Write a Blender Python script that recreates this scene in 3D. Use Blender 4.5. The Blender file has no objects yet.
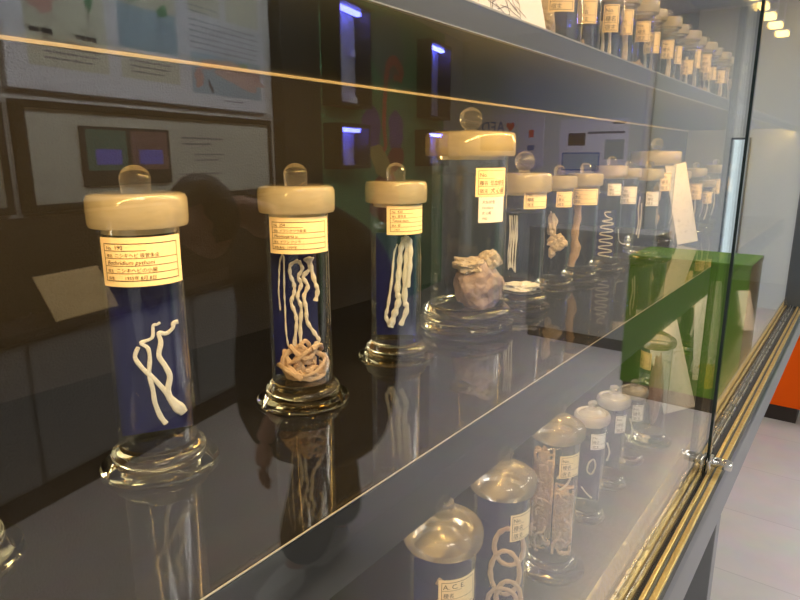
import bpy, bmesh, math, random
from mathutils import Vector, Matrix, noise
random.seed(7)
sc = bpy.context.scene
C = sc.collection
PI = math.pi
R = math.radians

# ---------------------------------------------------------------- camera
F_PX = 620.0
PITCH = math.atan(143/F_PX)
YAW = math.atan(478/math.hypot(F_PX, 143))
EYE = 1.6
cam = bpy.data.cameras.new('camera'); cam.sensor_fit = 'HORIZONTAL'; cam.sensor_width = 36.0
cam.lens = 36.0*F_PX/800.0; cam.clip_start = .02; cam.clip_end = 60
cam_o = bpy.data.objects.new('camera', cam); C.objects.link(cam_o)
cam_o.location = (0, 0, EYE)
cam_o.rotation_euler = (PI/2-PITCH, 0, YAW-PI/2)
sc.camera = cam_o

# ---------------------------------------------------------------- world, view
sc.view_settings.view_transform = 'Standard'; sc.view_settings.look = 'None'
sc.view_settings.gamma = 1.0; sc.view_settings.exposure = 0.0
sc.view_settings.use_curve_mapping = False
w = bpy.data.worlds.new('daylight'); sc.world = w; w.use_nodes = True
bg = w.node_tree.nodes['Background']; bg.inputs[0].default_value = (.80, .95, 1.0, 1); bg.inputs[1].default_value = 1.0
sc.cycles.transparent_max_bounces = 64
sc.cycles.max_bounces = 14
sc.cycles.transmission_bounces = 12
sc.cycles.glossy_bounces = 6

WARM = (1.0, .58, .165)
def area(name, loc, aim, power, col, sx, sy=None, spread=180):
    l = bpy.data.lights.new(name, 'AREA'); l.energy = power; l.color = col
    if sy is None: l.shape = 'DISK'; l.size = sx
    else: l.shape = 'RECTANGLE'; l.size = sx; l.size_y = sy
    l.spread = R(spread)
    o = bpy.data.objects.new(name, l); C.objects.link(o); o.location = loc
    o.rotation_euler = (Vector(aim)-Vector(loc)).to_track_quat('-Z', 'Y').to_euler()
    return o
CEIL = 3.1
# cool white ceiling panels of the room, the last one added to brighten the end wall (their fixtures are built further down)
PANELS = [(-.6, -1.3, 34), (1.7, -1.7, 27), (3.5, -1.25, 40), (5.5, -1.5, 31)]
for x, y, pw in PANELS:
    area('panel_light', (x, y, CEIL-.075), (x, y, 0), pw, (1, .945, .86), 1.2, .5)
# unseen wall washer added to brighten the posters on the opposite wall
def wall_xy(s, off): return (s*math.cos(R(13))+off*math.sin(R(13)), -2.46-s*math.sin(R(13))+off*math.cos(R(13)))
WP = wall_xy(2.4, 1.1); WA = wall_xy(2.4, 0)
area('added_washer_light', (*WP, 2.93), (*WA, 1.95), 62, (.95, .98, 1.0), 3.6, .08)
# warm LED strips added unseen behind the front lips to light the jars (the strips are built with the case)
CXM = 1.3
area('hidden_led_light', (CXM, .3535, 1.7335), (CXM, .3535+.60, 1.7335-.62), 31, WARM, 5.0, .009)
area('hidden_led_light', (CXM, .264, 2.33), (CXM, .264+.45, 2.33-.72), 46, WARM, 5.0, .012)
area('hidden_led_light', (CXM, .3665, 1.225), (CXM, .3665+.10, 1.225-.72), 7.0, (1, .68, .32), 5.0, .008)

# ---------------------------------------------------------------- helpers
def link(o, parent=None):
    C.objects.link(o)
    if parent: o.parent = parent
    return o
def build(name, bm, mat, parent=None, smooth=True, loc=None):
    me = bpy.data.meshes.new(name)
    bmesh.ops.recalc_face_normals(bm, faces=bm.faces)
    bm.to_mesh(me); bm.free()
    mats = mat if isinstance(mat, (list, tuple)) else [mat]
    for m in mats: me.materials.append(m)
    if smooth:
        for p in me.polygons: p.use_smooth = True
        try: me.set_sharp_from_angle(angle=R(38))
        except Exception: pass
    o = bpy.data.objects.new(name, me)
    if loc: o.location = loc
    return link(o, parent)
def thing(name, label, cat, loc=(0, 0, 0), rz=0, group=None):
    o = bpy.data.objects.new(name, None); C.objects.link(o); o.empty_display_size = .05
    o.location = loc; o.rotation_euler = (0, 0, rz)
    return tag(o, label, cat, group)
def tag(o, label, cat, group=None):
    o['label'] = label; o['category'] = cat
    if group: o['group'] = group
    return o
def struct(o):
    o['kind'] = 'structure'; return o
def box(bm, x0, x1, y0, y1, z0, z1, bev=0, mi=0):
    vs = [bm.verts.new((x, y, z)) for x in (x0, x1) for y in (y0, y1) for z in (z0, z1)]
    f = []
    for q in ((0, 1, 3, 2), (4, 6, 7, 5), (0, 4, 5, 1), (2, 3, 7, 6), (0, 2, 6, 4), (1, 5, 7, 3)):
        fc = bm.faces.new([vs[i] for i in q]); fc.material_index = mi; f.append(fc)
    bmesh.ops.recalc_face_normals(bm, faces=f)
    if bev:
        es = list({e for fc in f for e in fc.edges})
        bmesh.ops.bevel(bm, geom=es, offset=bev, segments=2, affect='EDGES', profile=.5)
def boxm(*a, **k):
    bm = bmesh.new(); box(bm, *a, **k); return bm
def lathe(bm, prof, n=48, cx=0, cy=0):
    """prof: (r,z) list; r==0 ends make caps; open otherwise; a closed loop if first==last."""
    rings = []
    closed = prof[0] == prof[-1]
    pts = prof[:-1] if closed else prof
    for r, z in pts:
        if r < 1e-6: rings.append([bm.verts.new((cx, cy, z))])
        else: rings.append([bm.verts.new((cx+r*math.cos(2*PI*i/n), cy+r*math.sin(2*PI*i/n), z)) for i in range(n)])
    m = len(rings)
    for k in range(m if closed else m-1):
        a, b = rings[k], rings[(k+1) % m]
        if len(a) == 1 and len(b) == 1: continue
        for i in range(n):
            j = (i+1) % n
            if len(a) == 1: bm.faces.new((a[0], b[i], b[j]))
            elif len(b) == 1: bm.faces.new((a[i], a[j], b[0]))
            else: bm.faces.new((a[i], a[j], b[j], b[i]))
    return bm
def spline(pts, per=6):
    P = [Vector(p) for p in pts]; out = []
    for i in range(len(P)-1):
        p0 = P[max(i-1, 0)]; p1 = P[i]; p2 = P[i+1]; p3 = P[min(i+2, len(P)-1)]
        for k in range(per):
            t = k/per
            out.append(.5*((2*p1)+(p2-p0)*t+(2*p0-5*p1+4*p2-p3)*t*t+(3*p1-p0-3*p2+p3)*t**3))
    out.append(P[-1]); return out
def tube(bm, pts, rad, n=8, flat=1.0, ripple=0, rl=5, seed=0):
    """rad: number or function of t in 0..1; flat squashes along local y; ripple gives body segments."""
    m = len(pts); rings = []
    for i, p in enumerate(pts):
        t = (pts[min(i+1, m-1)]-pts[max(i-1, 0)]).normalized()
        ref = Vector((0, 1, 0))
        if abs(t.dot(ref)) > .95: ref = Vector((1, 0, 0))
        a = t.cross(ref).normalized(); b = a.cross(t).normalized()
        r = rad(i/(m-1)) if callable(rad) else rad
        if ripple: r *= 1+ripple*math.sin(i*2*PI/rl)+.12*noise.noise(p*160+Vector((seed, 0, 0)))
        rings.append([bm.verts.new(p+a*math.cos(2*PI*k/n)*r+b*math.sin(2*PI*k/n)*r*flat) for k in range(n)])
    for i in range(m-1):
        for k in range(n):
            j = (k+1) % n
            bm.faces.new((rings[i][k], rings[i][j], rings[i+1][j], rings[i+1][k]))
    bm.faces.new(rings[0]); bm.faces.new(rings[-1][::-1])
def blob(bm, c, s, amp=.25, freq=2.2, seed=0, sub=4):
    r = bmesh.ops.create_icosphere(bm, subdivisions=sub, radius=1)
    for v in r['verts']:
        p = v.co.copy()
        d = 1+amp*noise.fractal(p*freq+Vector((seed*7.1, seed*3.3, seed)), 1.0, 2.0, 4)
        v.co = Vector((c[0]+p.x*s[0]*d, c[1]+p.y*s[1]*d, c[2]+p.z*s[2]*d))
def text_geo(body, size):
    """triangles of a line of text, origin at its left baseline"""
    cu = bpy.data.curves.new('t', 'FONT'); cu.body = body; cu.size = size; cu.resolution_u = 2
    o = bpy.data.objects.new('t', cu); C.objects.link(o)
    dg = bpy.context.evaluated_depsgraph_get(); dg.update()
    me = bpy.data.meshes.new_from_object(o.evaluated_get(dg))
    vs = [tuple(v.co) for v in me.vertices]; fs = [tuple(p.vertices) for p in me.polygons]
    bpy.data.objects.remove(o); bpy.data.curves.remove(cu); bpy.data.meshes.remove(me)
    return vs, fs
def put_text(bm, body, size, fn, x, y, slant=0, mi=0, squeeze=1):
    vs, fs = text_geo(body, size)
    V = [bm.verts.new(fn(x+(vx+slant*vy)*squeeze, y+vy)) for vx, vy, vz in vs]
    for f in fs:
        try: bm.faces.new([V[i] for i in f]).material_index = mi
        except ValueError: pass
def flat_quad(bm, fn, u0, u1, v0, v1, n=1, mi=0):
    for i in range(n):
        a = u0+(u1-u0)*i/n; b = u0+(u1-u0)*(i+1)/n
        bm.faces.new([bm.verts.new(fn(*q)) for q in ((a, v0), (b, v0), (b, v1), (a, v1))]).material_index = mi

# ---------------------------------------------------------------- materials
def nm(name):
    m = bpy.data.materials.new(name); m.use_nodes = True
    nt = m.node_tree; nt.nodes.clear()
    out = nt.nodes.new('ShaderNodeOutputMaterial')
    return m, nt, nt.nodes, nt.links, out
def pbr(name, col, rough=.5, metal=0, spec=.5, var=0, scale=20, bump=0, bscale=60, emit=None, es=0, coat=0, col2=None, rvar=0):
    m, nt, N, L, out = nm(name)
    p = N.new('ShaderNodeBsdfPrincipled')
    p.inputs['Base Color'].default_value = (*col, 1); p.inputs['Roughness'].default_value = rough
    p.inputs['Metallic'].default_value = metal; p.inputs['Specular IOR Level'].default_value = spec
    p.inputs['Coat Weight'].default_value = coat
    if emit: p.inputs['Emission Color'].default_value = (*emit, 1); p.inputs['Emission Strength'].default_value = es
    tc = N.new('ShaderNodeTexCoord')
    if var or col2:
        t = N.new('ShaderNodeTexNoise'); t.inputs['Scale'].default_value = scale; t.inputs['Detail'].default_value = 5
        L.new(tc.outputs['Object'], t.inputs['Vector'])
        mx = N.new('ShaderNodeMix'); mx.data_type = 'RGBA'
        mx.inputs['A'].default_value = (*[c*(1-var) for c in col], 1)
        mx.inputs['B'].default_value = (*(col2 or [min(1, c*(1+var)) for c in col]), 1)
        L.new(t.outputs['Fac'], mx.inputs['Factor']); L.new(mx.outputs['Result'], p.inputs['Base Color'])
        if rvar:
            mr = N.new('ShaderNodeMapRange'); mr.inputs['To Min'].default_value = rough-rvar; mr.inputs['To Max'].default_value = rough+rvar
            L.new(t.outputs['Fac'], mr.inputs['Value']); L.new(mr.outputs['Result'], p.inputs['Roughness'])
    if bump:
        t2 = N.new('ShaderNodeTexNoise'); t2.inputs['Scale'].default_value = bscale; t2.inputs['Detail'].default_value = 4
        L.new(tc.outputs['Object'], t2.inputs['Vector'])
        b = N.new('ShaderNodeBump'); b.inputs['Strength'].default_value = bump; b.inputs['Distance'].default_value = .01
        L.new(t2.outputs['Fac'], b.inputs['Height']); L.new(b.outputs['Normal'], p.inputs['Normal'])
    L.new(p.outputs[0], out.inputs[0])
    return m
def thin_glass(name, tint, f0=.04, pw=5.0, top=.96):
    """clear sheet: straight transmission plus a mirror share that grows towards grazing angles (Schlick)"""
    m, nt, N, L, out = nm(name)
    g = N.new('ShaderNodeNewGeometry')
    d = N.new('ShaderNodeVectorMath'); d.operation = 'DOT_PRODUCT'
    L.new(g.outputs['Normal'], d.inputs[0]); L.new(g.outputs['Incoming'], d.inputs[1])
    a = N.new('ShaderNodeMath'); a.operation = 'ABSOLUTE'; L.new(d.outputs['Value'], a.inputs[0])
    s = N.new('ShaderNodeMath'); s.operation = 'SUBTRACT'; s.inputs[0].default_value = 1; L.new(a.outputs[0], s.inputs[1]); s.use_clamp = True
    p = N.new('ShaderNodeMath'); p.operation = 'POWER'; L.new(s.outputs[0], p.inputs[0]); p.inputs[1].default_value = pw
    q = N.new('ShaderNodeMath'); q.operation = 'MULTIPLY_ADD'; L.new(p.outputs[0], q.inputs[0]); q.inputs[1].default_value = top; q.inputs[2].default_value = f0
    t = N.new('ShaderNodeBsdfTransparent'); t.inputs[0].default_value = (*tint, 1)
    gl = N.new('ShaderNodeBsdfGlossy'); gl.inputs['Roughness'].default_value = 0.0; gl.inputs['Color'].default_value = (1, 1, 1, 1)
    mx = N.new('ShaderNodeMixShader'); L.new(q.outputs[0], mx.inputs[0]); L.new(t.outputs[0], mx.inputs[1]); L.new(gl.outputs[0], mx.inputs[2])
    L.new(mx.outputs[0], out.inputs[0]); return m
def solid_glass(name, col=(1, 1, 1), rough=0.0):
    m, nt, N, L, out = nm(name)
    g = N.new('ShaderNodeBsdfGlass'); g.inputs['IOR'].default_value = 1.5; g.inputs['Roughness'].default_value = rough
    g.inputs['Color'].default_value = (*col, 1); L.new(g.outputs[0], out.inputs[0]); return m
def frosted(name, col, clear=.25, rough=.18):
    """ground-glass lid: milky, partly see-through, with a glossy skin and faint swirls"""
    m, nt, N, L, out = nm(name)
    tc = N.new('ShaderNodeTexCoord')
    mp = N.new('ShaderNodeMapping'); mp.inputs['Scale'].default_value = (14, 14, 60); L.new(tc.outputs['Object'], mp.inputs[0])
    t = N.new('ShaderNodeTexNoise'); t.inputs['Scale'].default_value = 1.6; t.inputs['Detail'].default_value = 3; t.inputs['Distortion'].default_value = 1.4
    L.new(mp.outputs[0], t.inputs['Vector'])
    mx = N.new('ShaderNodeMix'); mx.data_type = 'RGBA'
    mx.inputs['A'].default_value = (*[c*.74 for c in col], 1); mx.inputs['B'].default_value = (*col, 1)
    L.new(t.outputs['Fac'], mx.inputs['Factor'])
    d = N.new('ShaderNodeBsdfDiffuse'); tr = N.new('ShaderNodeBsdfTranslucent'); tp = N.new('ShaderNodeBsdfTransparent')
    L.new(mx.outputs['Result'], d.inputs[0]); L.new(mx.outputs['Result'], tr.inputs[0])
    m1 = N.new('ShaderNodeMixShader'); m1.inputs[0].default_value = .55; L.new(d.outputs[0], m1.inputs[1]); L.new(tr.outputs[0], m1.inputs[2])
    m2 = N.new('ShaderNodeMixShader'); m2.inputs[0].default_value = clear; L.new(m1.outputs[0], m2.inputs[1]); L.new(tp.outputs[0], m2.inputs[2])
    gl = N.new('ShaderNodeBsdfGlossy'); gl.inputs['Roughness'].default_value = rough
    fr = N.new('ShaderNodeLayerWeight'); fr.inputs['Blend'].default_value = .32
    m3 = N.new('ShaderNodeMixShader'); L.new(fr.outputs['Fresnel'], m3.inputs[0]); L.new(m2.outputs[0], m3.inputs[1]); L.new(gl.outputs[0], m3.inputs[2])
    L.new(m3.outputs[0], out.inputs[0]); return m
def knob_glass(name):
    m, nt, N, L, out = nm(name)
    g = N.new('ShaderNodeBsdfGlass'); g.inputs['IOR'].default_value = 1.45; g.inputs['Roughness'].default_value = .01; g.inputs['Color'].default_value = (1, .99, .95, 1)
    t = N.new('ShaderNodeBsdfTranslucent'); t.inputs[0].default_value = (.9, .86, .76, 1)
    d = N.new('ShaderNodeBsdfTransparent')
    a = N.new('ShaderNodeMixShader'); a.inputs[0].default_value = .13; L.new(g.outputs[0], a.inputs[1]); L.new(t.outputs[0], a.inputs[2])
    b = N.new('ShaderNodeMixShader'); b.inputs[0].default_value = .30; L.new(a.outputs[0], b.inputs[1]); L.new(d.outputs[0], b.inputs[2])
    L.new(b.outputs[0], out.inputs[0]); return m
def lamp_mat(name, col, s):
    m, nt, N, L, out = nm(name); e = N.new('ShaderNodeEmission'); e.inputs[0].default_value = (*col, 1); e.inputs[1].default_value = s
    L.new(e.outputs[0], out.inputs[0]); return m
def tiles(name, a, b, size=.5):
    m, nt, N, L, out = nm(name)
    tc = N.new('ShaderNodeTexCoord'); br = N.new('ShaderNodeTexBrick'); br.offset = 0
    br.inputs['Scale'].default_value = 1; br.inputs['Brick Width'].default_value = size; br.inputs['Row Height'].default_value = size
    br.inputs['Mortar Size'].default_value = .0025; br.inputs['Color1'].default_value = (*a, 1); br.inputs['Color2'].default_value = (*b, 1)
    br.inputs['Mortar'].default_value = (*[c*.8 for c in a], 1)
    L.new(tc.outputs['Object'], br.inputs['Vector'])
    n = N.new('ShaderNodeTexNoise'); n.inputs['Scale'].default_value = 7; n.inputs['Detail'].default_value = 6; L.new(tc.outputs['Object'], n.inputs['Vector'])
    mx = N.new('ShaderNodeMix'); mx.data_type = 'RGBA'; mx.blend_type = 'MULTIPLY'; mx.inputs['Factor'].default_value = .25
    L.new(br.outputs['Color'], mx.inputs['A']); L.new(n.outputs['Color'], mx.inputs['B'])
    p = N.new('ShaderNodeBsdfPrincipled'); p.inputs['Roughness'].default_value = .38
    L.new(mx.outputs['Result'], p.inputs['Base Color']); L.new(p.outputs[0], out.inputs[0]); return m

M = dict(
 floor=tiles('floor_tiles', (.62, .57, .54), (.59, .545, .515)),
 ceil=pbr('ceiling_paint', (.72, .73, .73), .8, var=.03),
 wall=pbr('wall_paint', (.66, .67, .66), .75, var=.03, scale=3),
 wall_end=pbr('end_wall_paint', (.66, .71, .66), .7, var=.02, scale=3),
 end=pbr('end_panel_paint', (.22, .25, .245), .7, var=.03),
 dark_wall=pbr('dark_wall_paint', (.10, .095, .085), .85, var=.1, scale=8),
 pane=thin_glass('door_glass', (.985, .99, .985)),
 pane_edge=pbr('glass_edge', (.015, .025, .025), .15, spec=.6),
 jarg=thin_glass('jar_glass', (.972, .985, .978), f0=.045, pw=3.0),
 knob=knob_glass('knob_glass'),
 glass=solid_glass('solid_glass', (1, .965, .86), .02),  # yellow tint stands in for warm lamp reflections in the feet
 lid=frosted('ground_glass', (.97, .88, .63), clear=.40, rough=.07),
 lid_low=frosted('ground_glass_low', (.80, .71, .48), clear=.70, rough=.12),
 lid_white=frosted('ground_glass_white', (.90, .88, .83), clear=.42),
 fluid=thin_glass('fluid_surface', (.93, .95, .95), f0=.05, pw=3),
 paper=pbr('label_paper', (.92, .72, .39), .7, var=.05, scale=60),
 paper_w=pbr('white_paper', (.86, .82, .76), .7, var=.03, scale=40),
 card=pbr('tan_card', (.86, .60, .27), .7, var=.05, scale=20),
 ink=pbr('brown_ink', (.045, .02, .01), .7, var=.2),
 ink_k=pbr('black_ink', (.05, .04, .05), .7, var=.2),
 blue=pbr('blue_plate', (.008, .009, .085), .35, var=.12, scale=30),
 navy_plate=pbr('dark_blue_plate', (.012, .018, .06), .4, var=.1, scale=30),
 worm=pbr('pale_worm', (.80, .72, .60), .45, var=.15, scale=220, bump=.3, bscale=500),
 worm_w=pbr('white_worm', (.84, .82, .76), .45, var=.1, scale=220, bump=.3, bscale=500),
 worm_o=pbr('orange_worm', (.70, .48, .30), .45, var=.18, scale=160, bump=.3, bscale=400),
 tissue=pbr('pink_tissue', (.42, .27, .25), .4, var=.25, scale=40, bump=.4, bscale=120, col2=(.66, .50, .44)),
 tissue_t=pbr('tan_tissue', (.52, .35, .20), .5, var=.2, scale=90, bump=.6, bscale=260),
 tissue_d=pbr('brown_tissue', (.52, .35, .21), .5, var=.3, scale=120, bump=.8, bscale=200),
 tissue_c=pbr('cream_tissue', (.68, .55, .42), .5, var=.15, scale=60, bump=.6, bscale=160),
 board=pbr('shelf_board', (.022, .022, .021), .5, spec=.3, var=.06, scale=10, bump=.02, bscale=300),
 lip=pbr('lit_lip_laminate', (.075, .074, .068), .5, var=.05),  # same laminate as the shelf, lightened where the lip is lit
 under=pbr('shelf_laminate', (.030, .039, .042), .45, var=.06, scale=10),
 sheet=pbr('black_acrylic', (.012, .012, .013), .035, spec=.62, var=.1, scale=6),
 sheet_edge=pbr('lit_edge', (.42, .38, .30), .35, spec=.6),  # pale colour paints the bright glint along the shelf edges
 back=pbr('case_back', (.007, .006, .005), .9, var=.2, scale=80, bump=.2, bscale=300),
 deck=pbr('deck_laminate', (.026, .023, .017), .28, var=.08, scale=12),
 alu=pbr('aluminium', (.62, .60, .56), .28, metal=1, var=.06, scale=30, rvar=.06),
 alu_d=pbr('dark_aluminium', (.12, .14, .165), .35, metal=.7, var=.06, scale=30),
 alu_warm=pbr('warm_glow_aluminium', (.72, .52, .18), .33, metal=.9, var=.15, scale=25, bump=.5, bscale=70, rvar=.08),  # aluminium with the warm lamp reflection put into its colour
 fascia=pbr('fascia_paint', (.25, .25, .255), .5, var=.04, scale=6),
 navy=pbr('navy_panel', (.015, .03, .085), .45, var=.1),
 black=pbr('black_frame', (.012, .011, .010), .45, var=.2),
 slot=pbr('black_rubber', (.008, .009, .01), .6, var=.1),
 chrome=pbr('chrome', (.75, .75, .74), .16, metal=1, var=.04),
 cloth=pbr('black_cloth', (.010, .009, .009), .85, var=.3, scale=60, bump=.3, bscale=90),
 trouser=pbr('black_trousers', (.012, .012, .013), .85, var=.3, scale=60, bump=.2, bscale=90),
 shoe=pbr('white_shoe', (.85, .84, .82), .6, var=.06),
 skin=pbr('skin', (.52, .29, .22), .5, var=.08, scale=30),
 hair=pbr('dark_hair', (.018, .012, .009), .5, var=.3, scale=90),
 orange=pbr('orange_laminate', (.95, .12, .004), .6, spec=.1, var=.03, scale=5),
 green=pbr('green_laminate', (.085, .19, .012), .5, spec=.3, var=.05, scale=5),
 green_d=pbr('green_display', (.13, .36, .16), .5, var=.06, scale=4),
 plinth=pbr('dark_plinth', (.035, .024, .018), .6, var=.15),
 grey=pbr('grey_front', (.29, .295, .285), .6, var=.04, scale=5),
 desk_top=pbr('brown_top', (.045, .028, .015), .6, var=.3, scale=12),
 cream=pbr('cream_board', (.62, .62, .52), .7, var=.03, scale=4),
 poster=pbr('poster_white', (.78, .80, .87), .6, var=.02, scale=4),
 p_yel=pbr('poster_yellow', (.68, .68, .54), .6, var=.08, scale=9),
 p_blue=pbr('poster_blue', (.38, .52, .62), .6, var=.1, scale=9),
 p_green=pbr('poster_green', (.12, .30, .14), .6, var=.1),
 p_tab=pbr('poster_table', (.42, .50, .48), .6, var=.05),
 p_pink=pbr('poster_pink', (.66, .46, .40), .6, var=.15, scale=8),
 p_red=pbr('poster_red', (.62, .36, .30), .6, var=.1),
 p_text=pbr('poster_text', (.16, .16, .18), .7, var=.1),
 p_dark=pbr('poster_dark', (.03, .03, .035), .6, var=.1),
 scr_t=pbr('screen_teal', (.10, .20, .17), .4, emit=(.08, .2, .16), es=.25),
 scr_m=pbr('screen_mauve', (.22, .13, .13), .4, emit=(.2, .1, .1), es=.25),
 scr_b=pbr('screen_violet', (.1, .1, .4), .4, emit=(.12, .13, .6), es=.9),
 uv=lamp_mat('violet_lamp', (.12, .14, 1.0), 60),
 nin=pbr('niche_lining', (.55, .55, .65), .5, var=.1),
 exhibit=pbr('exhibit_white', (.6, .6, .68), .5, var=.1),
 m_grey=pbr('mural_grey', (.20, .26, .20), .6, var=.05),
 m_red=pbr('mural_red', (.70, .14, .09), .6, var=.1),
 m_pur=pbr('mural_purple', (.16, .08, .32), .6, var=.1),
 m_yel=pbr('mural_yellow', (.60, .48, .16), .6, var=.1),
 m_drk=pbr('mural_darkred', (.32, .06, .05), .6, var=.1),
 aed_b=pbr('sign_blue', (.03, .14, .45), .5, var=.03),
 aed_r=pbr('sign_red', (.70, .03, .03), .5, var=.03),
 signw=pbr('sign_white', (.72, .74, .78), .5, var=.02),
 yel=pbr('yellow_card', (.85, .58, .04), .6, var=.08),
 diffuser=lamp_mat('panel_diffuser', (.93, .97, 1.0), 4.0),
 warm=lamp_mat('warm_lamp', (1, .66, .20), 5.0),
 brown=pbr('wood_brown', (.16, .10, .05), .5, var=.3, scale=30),
)

# ---------------------------------------------------------------- the room
S13, C13 = math.sin(R(13)), math.cos(R(13))
def wall_pt(s, off=0.0):            # s metres along the opposite wall, off metres out from it into the room
    return (s*C13+off*S13, -2.46-s*S13+off*C13)
X0, X1 = -2.6, 7.6
struct(build('floor', boxm(X0-.1, X1+.1, -4.6, 1.1, -.08, 0), M['floor'], smooth=False))
struct(build('ceiling', boxm(X0-.1, X1+.1, -4.6, 1.1, CEIL, CEIL+.08), M['ceil'], smooth=False))
struct(build('wall_front', boxm(X0-.1, X1+.1, 1.0, 1.1, 0, CEIL), M['wall'], smooth=False))
struct(build('wall_left', boxm(X0-.1, X0, -4.6, 1.1, 0, CEIL), M['wall'], smooth=False))
def prism(bm, pts, z0, z1):
    a = [bm.verts.new((x, y, z0)) for x, y in pts]; b = [bm.verts.new((x, y, z1)) for x, y in pts]
    n = len(pts); bm.faces.new(a[::-1]); bm.faces.new(b)
    for i in range(n): bm.faces.new((a[i], a[(i+1) % n], b[(i+1) % n], b[i]))
bm = bmesh.new(); prism(bm, [wall_pt(-3.2), wall_pt(8.2), wall_pt(8.2, -.1), wall_pt(-3.2, -.1)], 0, CEIL)
struct(build('wall_back', bm, M['wall'], smooth=False))
# end wall with a narrow full-height side window
WY0, WY1, WZ0, WZ1 = -.84, -.62, .36, 1.80
bm = bmesh.new()
box(bm, X1, X1+.1, -4.6, WY0, 0, CEIL); box(bm, X1, X1+.1, WY1, 1.1, 0, CEIL)
box(bm, X1, X1+.1, WY0, WY1, 0, WZ0); box(bm, X1, X1+.1, WY0, WY1, WZ1, CEIL)
struct(build('wall_right', bm, M['wall_end'], smooth=False))
win = struct(build('window_1', boxm(X1+.04, X1+.05, WY0, WY1, WZ0, WZ1), M['pane'], smooth=False))
bm = bmesh.new()
box(bm, X1-.02, X1+.08, WY0, WY0+.02, WZ0, WZ1); box(bm, X1-.02, X1+.08, WY1-.02, WY1, WZ0, WZ1)
box(bm, X1-.02, X1+.08, WY0, WY1, WZ0, WZ0+.02); box(bm, X1-.02, X1+.08, WY0, WY1, WZ1-.02, WZ1)
build('window_frame', bm, M['alu_d'], win, smooth=False)

# ---------------------------------------------------------------- the display case
GY = .22                      # plane of the outer glass
ZM, ZU, ZD = 1.291, 1.752, .94   # tops of the middle shelf, upper shelf and deck
CX0, CX1 = -1.2, 3.8
case = thing('display_case', 'long glazed museum display case with dark shelves full of specimen jars', 'display case', (0, 0, 0))
sh = build('middle_shelf', boxm(CX0, CX1, .345, .86, ZM-.037, ZM-.003, bev=.001), M['board'], case, smooth=False)
build('acrylic_sheet', boxm(CX0, CX1, .3455, .86, ZM-.003, ZM), M['sheet'], sh, smooth=False)
build('sheet_edge', boxm(CX0, CX1, .3447, .3455, ZM-.0013, ZM), M['sheet_edge'], sh, smooth=False)
build('under_rail', boxm(CX0, CX1, .3465, .360, ZM-.085, ZM-.0375), M['board'], sh, smooth=False)
build('hidden_led_strip', boxm(CX0, CX1, .360, .364, ZM-.070, ZM-.058), M['signw'], sh, smooth=False)  # added LED strip for the deck jars, out of view
sh = build('upper_shelf', boxm(CX0, CX1, .349, .86, 1.742, ZU-.001), M['under'], case, smooth=False)
build('shelf_lip', boxm(CX0, CX1, .345, .349, 1.724, ZU-.002), M['lip'], sh, smooth=False)
build('shelf_edge', boxm(CX0, CX1, .3445, .349, ZU-.002, ZU), M['sheet_edge'], sh, smooth=False)
build('lip_edge', boxm(CX0, CX1, .3445, .349, 1.7228, 1.724), M['sheet_edge'], sh, smooth=False)
build('rear_edge', boxm(CX0, CX1, .855, .860, 1.737, 1.742), M['sheet_edge'], sh, smooth=False)
build('hidden_led_strip', boxm(CX0, CX1, .349, .351, 1.727, 1.740), M['signw'], sh, smooth=False)  # added LED strip, hidden by the lip
build('bottom_deck', boxm(CX0, CX1, .266, .86, ZD-.03, ZD), M['deck'], case, smooth=False)
build('back_panel', boxm(CX0, CX1, .86, .88, .86, 2.36), M['back'], case, smooth=False)
build('hidden_led_strip', boxm(CX0, CX1, .259, .2615, 2.318, 2.342), M['signw'], case, smooth=False)  # added LED strip for the upper shelf jars, out of view
build('top_lip', boxm(CX0, CX1, .255, .259, 2.30, 2.36), M['board'], case, smooth=False)
build('top_panel', boxm(CX0, CX1, .18, .88, 2.36, 2.42), M['board'], case, smooth=False)
build('end_panel', boxm(CX0-.02, CX0, .24, .88, .86, 2.36), M['back'], case, smooth=False)
build('end_panel', boxm(CX1, CX1+.012, .24, .88, .86, 2.36), M['end'], case, smooth=False)
# sloping aluminium profile between deck and glass track, its gold a painted warm reflection
bm = bmesh.new()
n = 7; prof = [(.266, ZD), (.2625, ZD-.003), (.259, ZD-.010), (.256, ZD-.020), (.253, ZD-.030), (.253, ZD-.05), (.266, ZD-.05)]
va = [bm.verts.new((CX0, y, z)) for y, z in prof]; vb = [bm.verts.new((CX1, y, z)) for y, z in prof]
for i in range(n): bm.faces.new((va[i], va[(i+1) % n], vb[(i+1) % n], vb[i]))
build('deck_profile', bm, M['alu_warm'], case)
# sliding door track: channel with two slots and outer lips
bm = bmesh.new(); box(bm, CX0, CX1, .184, .249, ZD-.075, ZD-.045)
tr = build('door_track', bm, M['alu_d'], case, smooth=False)
for nme, y0, y1, zt, mt in (('track_lip', .2275, .2305, ZD-.034, 'alu'), ('track_lip', .243, .249, ZD-.033, 'alu'), ('track_lip', .206, .2135, ZD-.036, 'alu_warm'), ('track_lip', .190, .2005, ZD-.039, 'alu_warm')):
    build(nme, boxm(CX0, CX1, y0, y1, ZD-.046, zt, bev=.0015), M[mt], tr, smooth=False)
build('track_groove', boxm(CX0, CX1, .2135, .2275, ZD-.046, ZD-.0435), M['slot'], tr, smooth=False)
build('fascia', boxm(CX0, CX1, .187, .22, .757, ZD-.075, bev=.002), M['fascia'], case, smooth=False)
build('under_panel', boxm(CX0, CX1, .22, .88, .80, .86), M['fascia'], case, smooth=False)
build('base_cupboard', boxm(CX0+.05, 1.44, .27, .78, .03, .80), M['navy'], case, smooth=False)
for x, ys in ((CX0+.02, (.187, .72)), (1.49, (.187, .72)), (3.70, (.72,))):
    for y0 in ys:
        build('leg', boxm(x, x+.055, y0, y0+.055, 0, .757 if y0 < .3 else .80, bev=.002), M['fascia'], case, smooth=False)
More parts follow.
